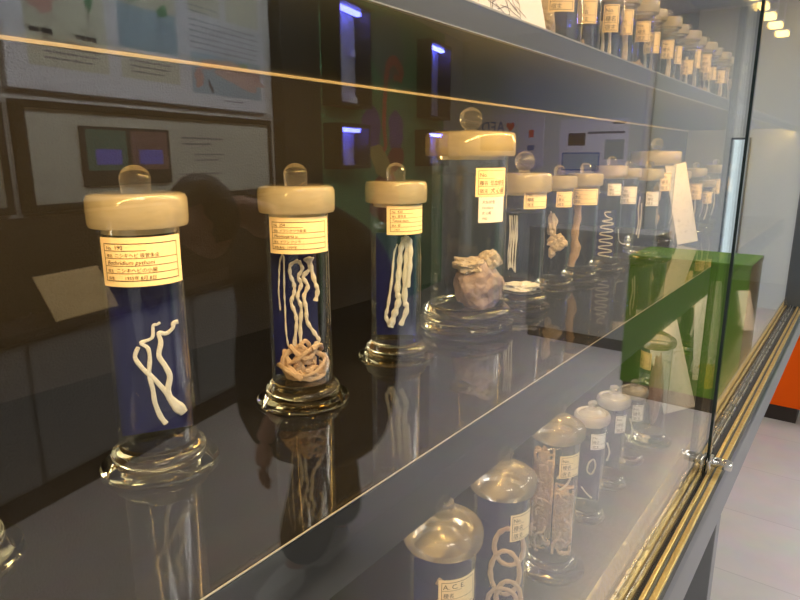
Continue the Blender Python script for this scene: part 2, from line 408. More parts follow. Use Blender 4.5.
# glass doors: outer one in front, the inner one slides behind it
def door(x0, x1, y, edge):
    t = .0025
    d = build('glass_door', boxm(x0, x1, y-t, y+t, ZD-.043, 2.35), M['pane'], case, smooth=False)
    for x in edge:
        build('edge_seal', boxm(x-.007, x+.007, y-t-.003, y+t+.003, ZD-.043, 2.35), M['pane_edge'], d, smooth=False)
    return d
d1 = door(CX0, 1.465, GY, (1.465,))
d2 = door(1.382, 3.44, GY+.0165, (1.382,))
d3 = door(3.50, CX1, GY+.0165, ())
build('door_post', boxm(3.44, 3.50, .20, .262, ZD-.045, 2.36, bev=.003), M['alu_d'], case, smooth=False)
# showcase lock clamped over the edge of the outer pane
bm = bmesh.new()
box(bm, 1.430, 1.476, GY-.013, GY-.0045, ZD-.048, ZD-.004, bev=.002)
lk = build('lock', bm, M['chrome'], d1)
bm = bmesh.new(); tmp = bmesh.new()
lathe(tmp, [(0, 0), (.0105, 0), (.0125, .004), (.0125, .034), (.011, .038), (0, .038)], 24)
for v in tmp.verts: v.co = Vector((1.470, GY-.013, ZD-.02))+Vector((v.co.x, -v.co.z, v.co.y))
me = bpy.data.meshes.new('lock_barrel'); tmp.to_mesh(me); tmp.free(); bm.from_mesh(me); bpy.data.meshes.remove(me)
build('lock_barrel', bm, M['chrome'], lk)
build('lock_bar', boxm(1.32, 1.43, GY+.022, GY+.026, ZD-.028, ZD-.016), M['chrome'], lk, smooth=False)

# ---------------------------------------------------------------- jars
def cyl_fn(r, az0, z0):
    def fn(u, v):
        a = az0+u/r
        return (r*math.cos(a), r*math.sin(a), z0+v)
    return fn
def paper_label(root, r, az, half, z0, z1, lines, white=False, border=True, full=True):
    """paper glued round the jar: curved sheet, printed frame and rules, handwriting"""
    rr = r+.0007
    wdt = 2*half*rr; fn = cyl_fn(rr, az-half, z0); H = z1-z0
    bm = bmesh.new(); flat_quad(bm, fn, 0, wdt, 0, H, 18)
    lab = build('paper_label', bm, M['paper_w'] if white else M['paper'], root)
    bm = bmesh.new(); f2 = cyl_fn(rr+.0004, az-half, z0)
    e = wdt*.07; t = max(.0005, H*.015)
    if border:
        for (a, b, c, d) in ((e, wdt-e, e*.9, e*.9+t), (e, wdt-e, H-e*.9-t, H-e*.9)): flat_quad(bm, f2, a, b, c, d, 18)
        for x in (e, wdt-e-t): flat_quad(bm, f2, x, x+t, e*.9, H-e*.9, 1)
    n = len(lines); h = (H-1.8*e)/max(n, 1)
    for i, ln in enumerate(lines):
        y0 = H-.9*e-(i+1)*h
        if border and i < n-1: flat_quad(bm, f2, e, (wdt-e) if i else wdt*.55, y0, y0+t*.7, 12)
        x = e*1.5
        for (s, k, slant) in ln:
            vs, fs = text_geo(s, h*k)
            if not vs: continue
            wd = max(v[0] for v in vs); room = wdt-e*1.3-x
            sq = min(1.0, room/wd) if wd > 0 else 1
            put_text(bm, s, h*k, f2, x, y0+h*.2, slant, 0, sq)
            x += wd*sq+h*.35
    build('label_print', bm, M['ink'], lab, smooth=False)
    return lab
def knob_prof(z, r, h):
    p = [(0, z-.0005), (r*.92, z-.0005), (r*.95, z+h*.1), (r, z+h*.5)]
    zc = z+h-r
    for k in range(1, 9):
        a = k/8*PI/2; p.append((r*math.cos(a), max(zc, z+h*.5)+(z+h-max(zc, z+h*.5))*math.sin(a)))
    p[-1] = (0, z+h); return p
def round_knob_prof(z, r):
    p = [(0, z-.0005), (r*.6, z-.0005), (r*.52, z+r*.25)]
    for k in range(0, 13):
        a = -PI/2*.62+k/12*PI*.81; p.append((r*math.cos(a), z+r*1.15+r*math.sin(a)))
    p[-1] = (0, z+r*2.15); return p
def make_jar(name, x, y, z, r, H, label, group, knob='bullet', lid='flat', lid_mat='lid', fluid=.8, seg=48, rf=None, rl=None, cat='jar'):
    """specimen jar: foot, cylinder, fluid surface, lid > knob"""
    t = thing(name, label, cat, (x, y, z), 0, group)
    rf = rf or r*1.55; rl = rl or r*1.2
    s = r/.039; fh = .030*min(s, 1.25)
    kh = (.027 if knob == 'bullet' else .036 if knob == 'round' else .022)*min(s, 1.2)
    lh = .032*min(s, 1.3)
    zl = H-kh-lh               # underside of lid
    bm = bmesh.new()           # solid foot: spreading disc, rolled ring, neck
    lathe(bm, [(0, .0005), (rf*.95, 0), (rf*.99, .001), (rf, .0025*s), (rf*.985, .0045*s), (rf*.93, .0058*s), (r*1.30, .0075*s), (r*1.19, .0090*s), (r*1.20, .0125*s), (r*1.235, .0165*s), (r*1.20, .0205*s), (r*1.10, .0235*s), (r*1.02, .0255*s), (r, fh), (0, fh)], seg)
    build('foot', bm, M['glass'], t)
    bm = bmesh.new(); lathe(bm, [(r, fh), (r*1.0, fh+.003), (r, zl+.002)], seg)
    if seg >= 40: lathe(bm, [(r*.93, fh+.0015), (r*.93, zl)], seg)
    build('glass_cylinder', bm, M['jarg'], t)
    if fluid:
        zf = fh+(zl-fh)*fluid
        bm = bmesh.new(); lathe(bm, [(0, zf), (r*.85, zf), (r*.905, zf+.0015), (r*.922, zf+.004)], seg)
        build('fluid_surface', bm, M['fluid'], t)
    bm = bmesh.new()
    if lid == 'flat':
        b = .006*min(s, 1.3)
        lathe(bm, [(0, zl-.006), (r*.90, zl-.006), (r*.92, zl), (rl*.97, zl), (rl, zl+.003), (rl*1.005, zl+lh*.45), (rl, zl+lh-b), (rl-b*.35, zl+lh-b*.3), (rl-b*1.2, zl+lh), (rl*.45, zl+lh-.0015), (0, zl+lh-.001)], seg)
        zt = zl+lh-.001
    elif lid == 'cone':
        lathe(bm, [(0, zl-.006), (r*.90, zl-.006), (r*.92, zl), (rl*.97, zl), (rl, zl+.004), (rl*1.0, zl+lh*.42), (rl*.96, zl+lh*.56), (rl*.84, zl+lh*.72), (rl*.62, zl+lh*.92), (rl*.40, zl+lh*1.08), (rl*.30, zl+lh*1.14), (0, zl+lh*1.15)], seg)
        zt = zl+lh*1.14
    else:   # shallow dome with a raised ring
        lathe(bm, [(0, zl-.006), (r*.90, zl-.006), (r*.92, zl), (rl*.97, zl), (rl, zl+.004), (rl*1.005, zl+lh*.42), (rl*.97, zl+lh*.60), (rl*.88, zl+lh*.72), (rl*.80, zl+lh*.70), (rl*.74, zl+lh*.62), (rl*.60, zl+lh*.70), (rl*.46, zl+lh*.86), (rl*.36, zl+lh), (0, zl+lh)], seg)
        zt = zl+lh
    ld = build('lid', bm, M[lid_mat], t)
    bm = bmesh.new()
    if knob == 'bullet': lathe(bm, knob_prof(zt, .0146*min(s, 1.2), kh), 28)
    elif knob == 'round': lathe(bm, round_knob_prof(zt, kh/2.15), 28)
    else: lathe(bm, [(0, zt-.0005), (.0125*s, zt-.0005), (.0105*s, zt+kh*.25), (.0130*s, zt+kh*.55), (.0120*s, zt+kh*.78), (.0075*s, zt+kh*.95), (0, zt+kh*1.02)], 28)
    build('knob', bm, M['knob'], ld)
    t['r'] = r
    return t
def cam_az(x, y): return math.atan2(-y, -x)
def sp_thing(name, label, x, y, z, group=None, cat='specimen'):
    """specimen frame: local x to the viewer's right, local y away from the front of the case"""
    a = cam_az(x, y)
    return thing(name, label, cat, (x, y, z), a+PI/2, group)
def mm(pts, y=-.004, jig=0):
    return [Vector((u/1000, y+jig*noise.noise(Vector((u*.05, h*.05, 3)))*.01, h/1000)) for u, h in pts]
MID = 'specimen jars along the middle shelf'; UPP = 'specimen jars along the upper shelf'; LOW = 'specimen jars on the bottom deck'
r0 = .039
# --- jar at the left edge, only its foot and side show
make_jar('specimen_jar', .120, .538, ZM, r0, .303, 'glass specimen jar cut off by the left edge, only its foot showing', MID)
p = sp_thing('mounted_tapeworm', 'blue mounting plate inside the jar at the left edge', .120, .538, ZM)
build('backing_plate', boxm(-.031, .031, -.001, .001, .036, .225, bev=.0004), M['blue'], p, smooth=False)

# --- first full jar
J1 = (.3235, .5535)
j = make_jar('specimen_jar', *J1, ZM, .0378, .303, 'tall glass specimen jar labelled No. 190 holding one knotted white tapeworm', MID, seg=64, fluid=.83)
paper_label(j, .0378, cam_az(*J1), R(62), .1935, .2385, [[('No.', .62, 0), ('190', .8, 0)], [('種名', .5, 0), ('ニシキヘビ 吸管条虫', .62, .1)], [('Bothridium pythoni', .8, .3)], [('宿主', .5, 0), ('ニシキヘビの小腸', .66, .1)], [('採集', .5, 0), ('      1955年 8月 8日', .62, .1)]])
s = sp_thing('mounted_tapeworm', 'white tapeworm tied in loops on blue plate in jar No. 190', *J1, ZM)
build('backing_plate', boxm(-.0345, .0345, .001, .003, .034, .213, bev=.0004), M['blue'], s, smooth=False)
W1 = [[(9, 150), (6, 148), (2, 147), (0, 135), (-11, 131), (-5, 125), (-4, 114), (-6, 98), (-4, 82), (-3, 67), (1, 52), (6, 43)],
      [(27, 149), (22, 148), (21, 143), (14, 138), (7, 139), (8, 129), (5, 116), (10, 105), (14, 93), (11, 80), (12, 69)],
      [(-14, 127), (-18, 117), (-12, 105), (-3, 94), (6, 81), (14, 67), (19, 60), (25, 52)]]
for k, (P, rad) in enumerate(zip(W1, (lambda t: .0013+.0014*t, lambda t: .0016+.0016*t if t > .15 else .0022, lambda t: .0020+.0010*t+.0028*max(0, min(1, (t-.6)/.25))*(1 if t < .97 else .7)))):
    bm = bmesh.new(); tube(bm, spline(mm([(u*.95+2, h) for u, h in P]), 5), rad, 8, .6, .05, 6, k)
    build('worm_strand', bm, M['worm_w'], s)

# --- second jar
J2 = (.536, .561)
j = make_jar('specimen_jar', *J2, ZM, r0, .303, 'tall glass specimen jar labelled No. 254 with hanging worms over a coil', MID, seg=64, fluid=.86)
paper_label(j, r0, cam_az(*J2)+R(4), R(60), .197, .240, [[('No.', .6, 0), ('254', .8, 0)], [('種名', .5, 0), ('イワシクジラ条虫', .62, .1)], [('Meottuqaria u.', .8, .3)], [('宿主', .5, 0), ('イワシ クジラ', .62, .1)], [('採集(東京)', .5, 0), ('1959年', .62, .1)]])
s = sp_thing('mounted_tapeworm', 'bundle of cream tapeworm strands above a heaped coil in jar No. 254', *J2, ZM)
build('backing_plate', boxm(-.0345, .0215, .001, .003, .034, .222, bev=.0004), M['blue'], s, smooth=False)
W2 = [([(-19, 190), (-20, 191), (-23, 182), (-25, 160), (-26, 144), (-25, 121)], .0010), ([(-20, 191), (-18, 186), (-19, 147), (-19, 127), (-19, 94), (-17, 74)], .0011),
      ([(0, 184), (-10, 179), (-11, 167), (-7, 155), (-7, 144), (-11, 131), (-6, 114), (-6, 98), (-10, 74)], .0022), ([(0, 184), (4, 174), (-1, 164), (2, 154), (-3, 139), (1, 124), (-1, 97), (-1, 73)], .0022),
      ([(10, 188), (14, 175), (5, 164), (10, 152), (5, 139), (7, 123), (8, 106), (17, 90), (22, 80), (14, 73)], .0024), ([(14, 188), (15, 175), (19, 157), (22, 146), (19, 133)], .0026)]
for k, (P, rad) in enumerate(W2):
    bm = bmesh.new(); pts = spline(mm(P, -.004-.0012*k), 8)
    tube(bm, pts, (lambda t, r=rad, k=k: r*(1+.9*max(0, .12-t)/.12*(k >= 4))), 10, .65, .22, 6, k)
    build('worm_strand', bm, M['worm'], s)
bm = bmesh.new(); tube(bm, spline(mm([(-8, 72), (-20, 64), (-25, 50), (-17, 38), (-6, 44), (-4, 60), (2, 68)], -.008), 8), .0036, 10, .45, .08, 5)
tube(bm, spline(mm([(0, 66), (16, 65), (29, 57), (31, 46), (22, 36), (4, 40), (-2, 52), (10, 58)], -.006), 8), .0034, 10, .5, .08, 5)
random.seed(5)
for q in range(30):
    a0 = random.uniform(0, 2*PI); zc = .035+.0012*q+random.uniform(-.003, .003); rr = random.uniform(.008, .031); P = []
    for k in range(9):
        a = a0+k*.42; P.append(Vector((rr*math.cos(a), rr*math.sin(a)*.9, max(.0335, zc+.009*math.sin(a*2+q)))))
    tube(bm, spline(P, 4), random.uniform(.0022, .0034), 8, .55, .16, 5, q)
build('worm_coil', bm, M['worm_o'], s)

# --- third jar
J3 = (.750, .571)
j = make_jar('specimen_jar', *J3, ZM, r0, .302, 'glass specimen jar labelled No. 420 holding doubled thick white tapeworm', MID, seg=64, fluid=.82)
paper_label(j, r0, cam_az(*J3)+R(34), R(54), .198, .240, [[('No.', .6, 0), ('420', .8, 0)], [('種名', .5, 0), ('猫条虫', .66, .1)], [('Taenia taen.', .8, .3)], [('宿主', .5, 0), ('猫', .62, .1)], [('', .5, 0), ('   1957', .62, .1)]])
s = sp_thing('mounted_tapeworm', 'thick white segmented tapeworm folded double on blue plate in jar No. 420', *J3, ZM)
build('backing_plate', boxm(-.031, .031, .004, .006, .034, .196, bev=.0004), M['blue'], s, smooth=False)
W3 = [([(6, 180), (0, 164), (-4, 127), (-11, 85), (-15, 66), (-7, 50)], .0011, .0032), ([(18, 190), (12, 171), (9, 139), (6, 108), (8, 92), (0, 69), (-7, 50)], .0036, .0050),
      ([(20, 192), (24, 177), (21, 139), (19, 95), (23, 79), (12, 53)], .0048, .0036), ([(18, 192), (28, 183), (28, 152), (24, 114)], .0042, .0038)]
for k, (P, a, b) in enumerate(W3):
    bm = bmesh.new(); tube(bm, spline(mm([(u*.85-3, h) for u, h in P], -.004-.002*k), 9), (lambda t, a=a, b=b: a+(b-a)*t), 12, .6, .20, 6, k)
    build('worm_strand', bm, M['worm_w'], s)

# --- large jar with an organ
J4 = (.979, .580)
j = make_jar('specimen_jar', *J4, ZM, .068, .395, 'largest jar in front, wide, with a pinkish organ and two labels', MID, knob='round', seg=64, rl=.080, rf=.087, fluid=.88)
paper_label(j, .068, cam_az(*J4)+R(36), R(27), .243, .291, [[('No.', .7, 0)], [('種名', .6, 0), ('住血線虫', .75, .1)], [('宿主', .6, 0), ('犬 心臓', .75, .1)]])
paper_label(j, .0682, cam_az(*J4)+R(37), R(23), .199, .2425, [[('犬糸状虫', .7, 0)], [('Dirofilaria', .6, .2)], [('犬 心臓', .6, 0)], [('1962', .6, 0)]], white=True, border=False)
s = sp_thing('preserved_organ', 'pinkish grey preserved organ in the largest jar', *J4, ZM)
bm = bmesh.new(); blob(bm, (.020, -.002, .078), (.043, .040, .049), .20, 1.5, 3, 5)
build('organ_body', bm, M['tissue'], s)
bm = bmesh.new(); blob(bm, (.006, -.012, .116), (.030, .026, .016), .40, 1.9, 9, 5); blob(bm, (.040, -.004, .126), (.020, .018, .018), .35, 1.9, 4, 4)
build('organ_flap', bm, M['tissue_c'], s)

def std_jar(x, y, z, r, H, label, group, lab=(20, 34, .78, .94), white=False, lines=None, seed=0, **k):
    j = make_jar('specimen_jar', x, y, z, r, H, label, group, seg=32, **k)
    if lab:
        a, hf, f0, f1 = lab; zl = H-.06*min(r/.039, 1.15); fh = .03
        paper_label(j, r, cam_az(x, y)+R(a), R(hf), fh+(zl-fh)*f0, fh+(zl-fh)*f1, lines or [[('No.', .7, 0)], [('種名', .7, .1)], [('宿主', .7, .1)]], white=white)
    return j
def worm_sp(x, y, z, label, paths, rad, mat, group=None, plate=None, flat=.6, ripple=.1, name='mounted_tapeworm'):
    s = sp_thing(name, label, x, y, z, group)
    if plate: build('backing_plate', boxm(plate[0], plate[1], .002, .004, .034, plate[2], bev=.0004), M[plate[3]], s, smooth=False)
    for k, P in enumerate(paths):
        bm = bmesh.new(); tube(bm, spline(mm(P, -.004-.001*k), 6), rad, 8, flat, ripple, 5, k); build('worm_strand', bm, M[mat], s)
    return s
def lump(x, y, z, label, parts, mat, seed=0, group=None, name='preserved_organ', sub=4):
    s = sp_thing(name, label, x, y, z, group)
    for k, (c, sz, amp) in enumerate(parts):
        bm = bmesh.new(); blob(bm, c, sz, amp, 2.0, seed+k, sub); build('tissue_lobe', bm, M[mat], s)
    return s

# --- fifth to tenth jars of the middle shelf
std_jar(1.179, .570, ZM, .047, .322, 'round-knobbed jar right of the largest jar, with hanging white threads', MID, (38, 36, .80, .97), knob='round', rf=.066)
s = worm_sp(1.179, .570, ZM, 'curtain of thin white worms hanging over a white heap', [[(-26+q*3.0+2*math.sin(q*5), 192), (-24+q*2.6, 150), (-26+q*2.8+2*math.sin(q*3), 110), (-24+q*2.4, 78+5*math.sin(q*7))] for q in range(7)], .0010, 'worm_w', ripple=.2)
bm = bmesh.new(); blob(bm, (0, 0, .040), (.036, .030, .011), .5, 2.6, 5, 4); build('worm_heap', bm, M['worm_w'], s)
std_jar(1.396, .586, ZM, .035, .292, 'slim jar with an irregular cream organ, second right of the largest jar', MID, (28, 34, .80, .97))
lump(1.396, .586, ZM, 'cream lobed organ hanging in a slim jar', [((-.010, 0, .152), (.011, .009, .028), .4), ((.004, 0, .112), (.019, .010, .018), .5), ((-.008, 0, .088), (.008, .007, .014), .4)], 'tissue_c', 3)
std_jar(1.545, .580, ZM, .037, .296, 'jar with a long tan strip of gut, third right of the largest jar', MID, (8, 52, .78, .97))
s = sp_thing('preserved_organ', 'long tan strip of gut hanging upright in a jar', 1.545, .580, ZM)
bm = bmesh.new(); tube(bm, spline(mm([(-14, 192), (-12, 160), (-16, 120), (-14, 80), (-20, 45), (-22, 32)]), 8), .009, 12, .5, .12, 7); build('gut_strip', bm, M['tissue_t'], s)
bm = bmesh.new(); tube(bm, spline(mm([(-12, 100), (-4, 84), (-8, 60), (-18, 40)]), 8), .0045, 10, .6, .12, 7); build('gut_flap', bm, M['tissue_t'], s)
std_jar(1.740, .581, ZM, .036, .312, 'jar with a coiled worm spiral on a bright blue plate', MID, (22, 30, .78, .92), white=True)
spir = [(8, 160), (-8, 158), (-4, 148), (12, 140)]
for k in range(11): spir += [((12 if k % 2 else -14)+2*math.sin(k*3), 134-k*9.5), ((-14 if k % 2 else 12), 130-k*9.5)]
worm_sp(1.740, .581, ZM, 'cream worm wound back and forth on a bright blue plate', [spir], .0018, 'worm', plate=(-.031, .022, .165, 'blue'))
std_jar(1.873, .575, ZM, .031, .300, 'thin jar with square paper label and one white thread worm', MID, (14, 44, .66, .88), white=True)
worm_sp(1.873, .575, ZM, 'single white thread worm curled near the jar base', [[(-16, 100), (-12, 70), (-4, 58), (10, 56)]], .0014, 'worm_w')
std_jar(2.012, .555, ZM, .036, .300, 'jar standing just left of the wide-lidded distant jar', MID, (30, 34, .62, .82), white=True)
worm_sp(2.012, .555, ZM, 'pair of pale worms against a dark blue plate', [[(-20, 190), (-22, 150), (-18, 110), (-22, 70)], [(-14, 170), (-12, 120), (-16, 60)]], .0022, 'worm', plate=(-.030, .030, .2, 'navy_plate'))
std_jar(2.232, .598, ZM, .066, .372, 'second wide-lidded jar, far along the middle shelf behind a leaning card', MID, (34, 18, .62, .84), knob='round', rl=.080, rf=.085)
lump(2.232, .598, ZM, 'brownish organ in two lobes inside the distant wide-lidded jar', [((.012, 0, .185), (.014, .012, .035), .4), ((.010, 0, .105), (.016, .014, .030), .4)], 'tissue_t', 6)
far_mid = [(2.521, .588, .036, .285, 'jar directly right of the leaning card on the middle shelf'), (2.725, .572, .034, .29, 'tan-labelled jar, second right of the leaning card'),
           (2.888, .558, .028, .235, 'short jar, third place right of the leaning card'), (3.134, .578, .036, .30, 'next-to-last flat-lidded jar of the middle shelf, before the end glass'), (3.355, .568, .036, .30, 'flat-lidded jar farthest along, last on the middle shelf')]
for k, (x, y, r, H, lb) in enumerate(far_mid):
    std_jar(x, y, ZM, r, H, lb, MID, (15, 40, .55, .85))
    worm_sp(x, y, ZM, 'pale worm strands in the '+lb.replace(' on the middle shelf','').replace(' of the middle shelf',''), [[(-14, 160), (-8, 110), (-16, 60)], [(4, 170), (10, 100), (2, 50)]], .003, 'worm', plate=(-r*.8, r*.8, .19, 'navy_plate'))

# --- upper shelf, seen from below over its edge
upper = [(1.29, 0.57, 0.056, 0.32), (1.47, 0.58, 0.038, 0.285), (1.6, 0.57, 0.038, 0.285), (1.73, 0.58, 0.038, 0.285), (1.86, 0.57, 0.038, 0.285), (1.99, 0.58, 0.036, 0.285), (2.12, 0.57, 0.036, 0.285), (2.25, 0.58, 0.036, 0.285), (2.38, 0.57, 0.036, 0.285), (2.51, 0.58, 0.036, 0.285), (2.65, 0.57, 0.036, 0.285), (2.79, 0.58, 0.036, 0.285), (2.93, 0.57, 0.036, 0.285), (3.08, 0.58, 0.036, 0.285), (3.23, 0.57, 0.036, 0.285), (3.39, 0.58, 0.036, 0.285)]
ordn = ['first', 'second', 'third', 'fourth', 'fifth', 'sixth', 'seventh', 'eighth', 'ninth', 'tenth', 'eleventh', 'twelfth', 'thirteenth', 'fourteenth', 'fifteenth', 'last']
for k, (x, y, r, H) in enumerate(upper):
    lb = 'widest jar of the upper shelf, beside the leaning handwritten card' if k == 0 else f'lidded jar on the upper shelf, {ordn[k]} to the right of the card'
    f0 = .44 if k == 0 else random.choice([.45, .55, .62]); f1 = f0+random.uniform(.22, .32)
    std_jar(x, y, ZU, r, H, lb, UPP, (12, 27+(k*7)%13, f0, f1))
    sl = f'preserved specimen in the {ordn[k]} upper-shelf jar from the left'
    if k == 0: lump(x, y, ZU, 'flat pale leaf-shaped specimen in the widest upper-shelf jar', [((-.020, 0, .10), (.022, .006, .085), .2)], 'tissue_c', 2)
    elif k % 3 == 1: lump(x, y, ZU, sl, [((-.004, 0, .075), (.024, .012, .030), .5)], 'tissue_t', k)
    elif k % 3 == 2: worm_sp(x, y, ZU, sl, [[(-14, 170), (-8, 110), (-16, 40)], [(4, 180), (8, 100), (2, 40)]], .004, 'worm', plate=(-r*.8, r*.8, .2, 'navy_plate'))
    else: worm_sp(x, y, ZU, sl, [[(10, 170), (14, 110), (8, 45)]], .007, 'tissue_c', plate=(-r*.8, r*.8, .2, 'navy_plate'))
# --- bottom deck
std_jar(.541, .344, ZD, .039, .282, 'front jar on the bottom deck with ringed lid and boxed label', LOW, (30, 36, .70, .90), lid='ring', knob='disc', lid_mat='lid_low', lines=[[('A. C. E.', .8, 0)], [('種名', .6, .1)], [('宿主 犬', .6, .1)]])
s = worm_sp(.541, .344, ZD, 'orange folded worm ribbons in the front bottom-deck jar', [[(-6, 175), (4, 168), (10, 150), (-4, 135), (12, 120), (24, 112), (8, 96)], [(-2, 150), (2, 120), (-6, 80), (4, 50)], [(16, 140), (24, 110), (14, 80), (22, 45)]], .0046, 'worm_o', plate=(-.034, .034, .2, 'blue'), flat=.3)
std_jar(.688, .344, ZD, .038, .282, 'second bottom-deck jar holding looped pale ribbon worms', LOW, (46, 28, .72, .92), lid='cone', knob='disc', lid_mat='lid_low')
loops = []
for cxm, cz, a, b in ((12, 140, 20, 28), (8, 100, 20, 34), (14, 62, 17, 26), (6, 56, 20, 20)):
    loops.append([(cxm+a*math.cos(q*2*PI/10), cz+b*math.sin(q*2*PI/10)) for q in range(11)])
worm_sp(.688, .344, ZD, 'pale pink ribbon worm hung in long loops on a blue plate', loops, .0036, 'worm_o', plate=(-.033, .033, .21, 'blue'), flat=.4)
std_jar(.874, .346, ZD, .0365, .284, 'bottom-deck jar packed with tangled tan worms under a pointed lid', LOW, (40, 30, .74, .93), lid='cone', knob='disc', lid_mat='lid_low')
s = sp_thing('worm_mass', 'dense tangle of tan worms filling the pointed-lid jar', .874, .346, ZD)
random.seed(11)
for nme, xr, zr, nn in (('worm_bundle', (-.032, -.003), (.034, .205), 62), ('worm_bundle', (.003, .030), (.034, .14), 44)):
    for mat, cnt in (('tissue_t', nn*2//3), ('worm_o', nn//3)):
        bm = bmesh.new()
        for q in range(cnt):
            zc = random.uniform(*zr); xc = random.uniform(*xr); yc = random.uniform(-.018, .014); a = random.uniform(0, 6.28); P = []
            for k in range(8):
                a += random.uniform(-.9, .9); xc += .0085*math.cos(a); zc += .0085*math.sin(a); yc += random.uniform(-.004, .004)
                xc = min(xr[1], max(xr[0], xc)); zc = min(zr[1], max(zr[0], zc)); yc = min(.016, max(-.020, yc))
                P.append(Vector((xc, yc, zc)))
            tube(bm, spline(P, 4), .0019, 6, .9, .1, 5, q)
        build(nme, bm, M[mat], s)
    bm = bmesh.new(); blob(bm, ((xr[0]+xr[1])/2, .001, (zr[0]+zr[1])/2), ((xr[1]-xr[0])*.56, .015, (zr[1]-zr[0])*.52), .10, 3.2, 7, 4)
    build(nme, bm, M['tissue_d'], s)
bm = bmesh.new(); tube(bm, spline(mm([(4, 160), (14, 172), (24, 165), (18, 150), (8, 140)], -.006), 6), .0018, 8); build('worm_loop', bm, M['worm'], s)
std_jar(1.051, .352, ZD, .027, .230, 'small white-lidded jar behind the jar of tangled worms', LOW, (34, 32, .74, .93), lid='ring', knob='disc', lid_mat='lid_white', rf=.036, white=True)
worm_sp(1.051, .352, ZD, 'thin worm ring on blue plate in a small white-lidded jar', [[(0, 110), (8, 118), (12, 104), (6, 88), (-2, 94), (0, 110)], [(-10, 60), (0, 48), (10, 40)]], .0016, 'worm', plate=(-.021, .021, .16, 'blue'))
std_jar(1.197, .360, ZD, .028, .214, 'small jar with rounded white lid and clear lower half', LOW, (40, 26, .66, .92), lid='ring', knob='disc', lid_mat='lid_white', rf=.038, white=True)
worm_sp(1.197, .360, ZD, 'short pale worm on blue plate under a rounded white lid', [[(-6, 90), (0, 70), (-4, 50)]], .0018, 'worm', plate=(-.020, .020, .16, 'navy_plate'))
std_jar(1.324, .356, ZD, .025, .190, 'shortest jar on the bottom deck, half hidden by its neighbour', LOW, (30, 30, .6, .9), lid='ring', knob='disc', lid_mat='lid_white', rf=.033, white=True)
worm_sp(1.324, .356, ZD, 'pale worm in the shortest bottom-deck jar', [[(-4, 100), (4, 70), (-2, 45)]], .0018, 'worm')
std_jar(1.456, .349, ZD, .034, .284, 'tall jar with golden pointed lid left of the large white card', LOW, (-46, 30, .76, .96), lid='cone', knob='disc', lid_mat='lid_low')
lump(1.456, .349, ZD, 'long pinkish specimen in the jar left of the white card', [((.006, 0, .13), (.014, .010, .080), .3)], 'tissue', 4)
for k, (x, y, H, lb) in enumerate([(1.748, .409, .272, 'golden-lidded jar just right of the large white card'), (1.882, .439, .272, 'golden-lidded jar behind the white card, before the far cards'), (2.257, .43, .275, 'golden-lidded jar behind the edge of the outer pane'), (2.419, .409, .27, 'golden-lidded jar at the far end of the bottom deck')]):
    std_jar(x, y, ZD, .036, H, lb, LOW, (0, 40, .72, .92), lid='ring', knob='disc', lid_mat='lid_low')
    worm_sp(x, y, ZD, 'pale specimen in the '+lb, [[(-8, 180), (2, 120), (-6, 60)]], .004, 'worm')

# ---------------------------------------------------------------- cards
def card(name, label, loc, rz, lean, wd, ht, mat, art=0, t=.0012, group=None, roll=0):
    """stiff card on a bent-back foot; local x across, leaning away"""
    o = thing(name, label, 'card', loc, rz, group)
    ca, sa = math.cos(lean), math.sin(lean); cr, sr = math.cos(roll), math.sin(roll)
    def fn(u, v, d=0):
        u, v = u*cr-v*sr, u*sr+v*cr+.0004
        return (u-wd/2, v*sa+d*ca, v*ca-d*sa)
    bm = bmesh.new()
    vs = [bm.verts.new(fn(u, v, d)) for d in (0, t) for (u, v) in ((0, 0), (wd, 0), (wd, ht), (0, ht))]
    for q in ((0, 1, 2, 3), (7, 6, 5, 4), (0, 4, 5, 1), (1, 5, 6, 2), (2, 6, 7, 3), (3, 7, 4, 0)): bm.faces.new([vs[i] for i in q])
    build('card_sheet', bm, M[mat], o, smooth=False)
    bm = bmesh.new()           # folded strut behind
    a = Vector(fn(wd*.5, ht*.6, t)); b = Vector((a.x, a.y+ht*.12+.01, .0005))
    vs = [bm.verts.new(a+Vector((dx, 0, 0))) for dx in (-wd*.15, wd*.15)]+[bm.verts.new(b+Vector((dx, 0, 0))) for dx in (wd*.15, -wd*.15)]
    bm.faces.new(vs); r = bmesh.ops.solidify(bm, geom=list(bm.faces), thickness=.0008)
    build('card_strut', bm, M[mat], o, smooth=False)
    if art:
        bm = bmesh.new(); f2 = lambda u, v: fn(u, v, -.0006)
        rnd = random.Random(art)
        for k in range(art):   # brush strokes of the handwriting, too small to read
            cxx = wd*(.2+.6*rnd.random()); cy = ht*(.12+.76*rnd.random())
            for q in range(3):
                a = rnd.uniform(-.6, .6)+(PI/2 if q % 2 else 0); ln = wd*.06
                dx, dy = ln*math.cos(a), ln*math.sin(a); ex = cxx+rnd.uniform(-ln, ln); ey = cy+rnd.uniform(-ln, ln); h = wd*.0022
                nx, ny = -math.sin(a)*h, math.cos(a)*h
                bm.faces.new([bm.verts.new(f2(*p)) for p in ((ex-dx-nx, ey-dy-ny), (ex+dx-nx, ey+dy-ny), (ex+dx+nx, ey+dy+ny), (ex-dx+nx, ey-dy+ny))])
        build('handwriting', bm, M['ink_k'], o, smooth=False)
    return o
card('explanation_card', 'cream handwritten card leaning at the front of the upper shelf', (.765, .40, ZU), R(-6), R(14), .20, .15, 'paper_w', 34)
card('explanation_card', 'second card partly behind the handwritten card, upper shelf', (.62, .45, ZU), R(-3), R(14), .18, .16, 'paper', 18)
card('explanation_card', 'tall white card leaning against the distant wide-lidded jar', (2.40, .505, ZM), R(-52), R(8), .075, .285, 'paper_w', 26, roll=R(11))
card('explanation_card', 'large white card leaning on the bottom deck beside golden-lidded jars', (1.66, .325, ZD), R(-52), R(8), .085, .275, 'paper_w', 34, roll=R(14))
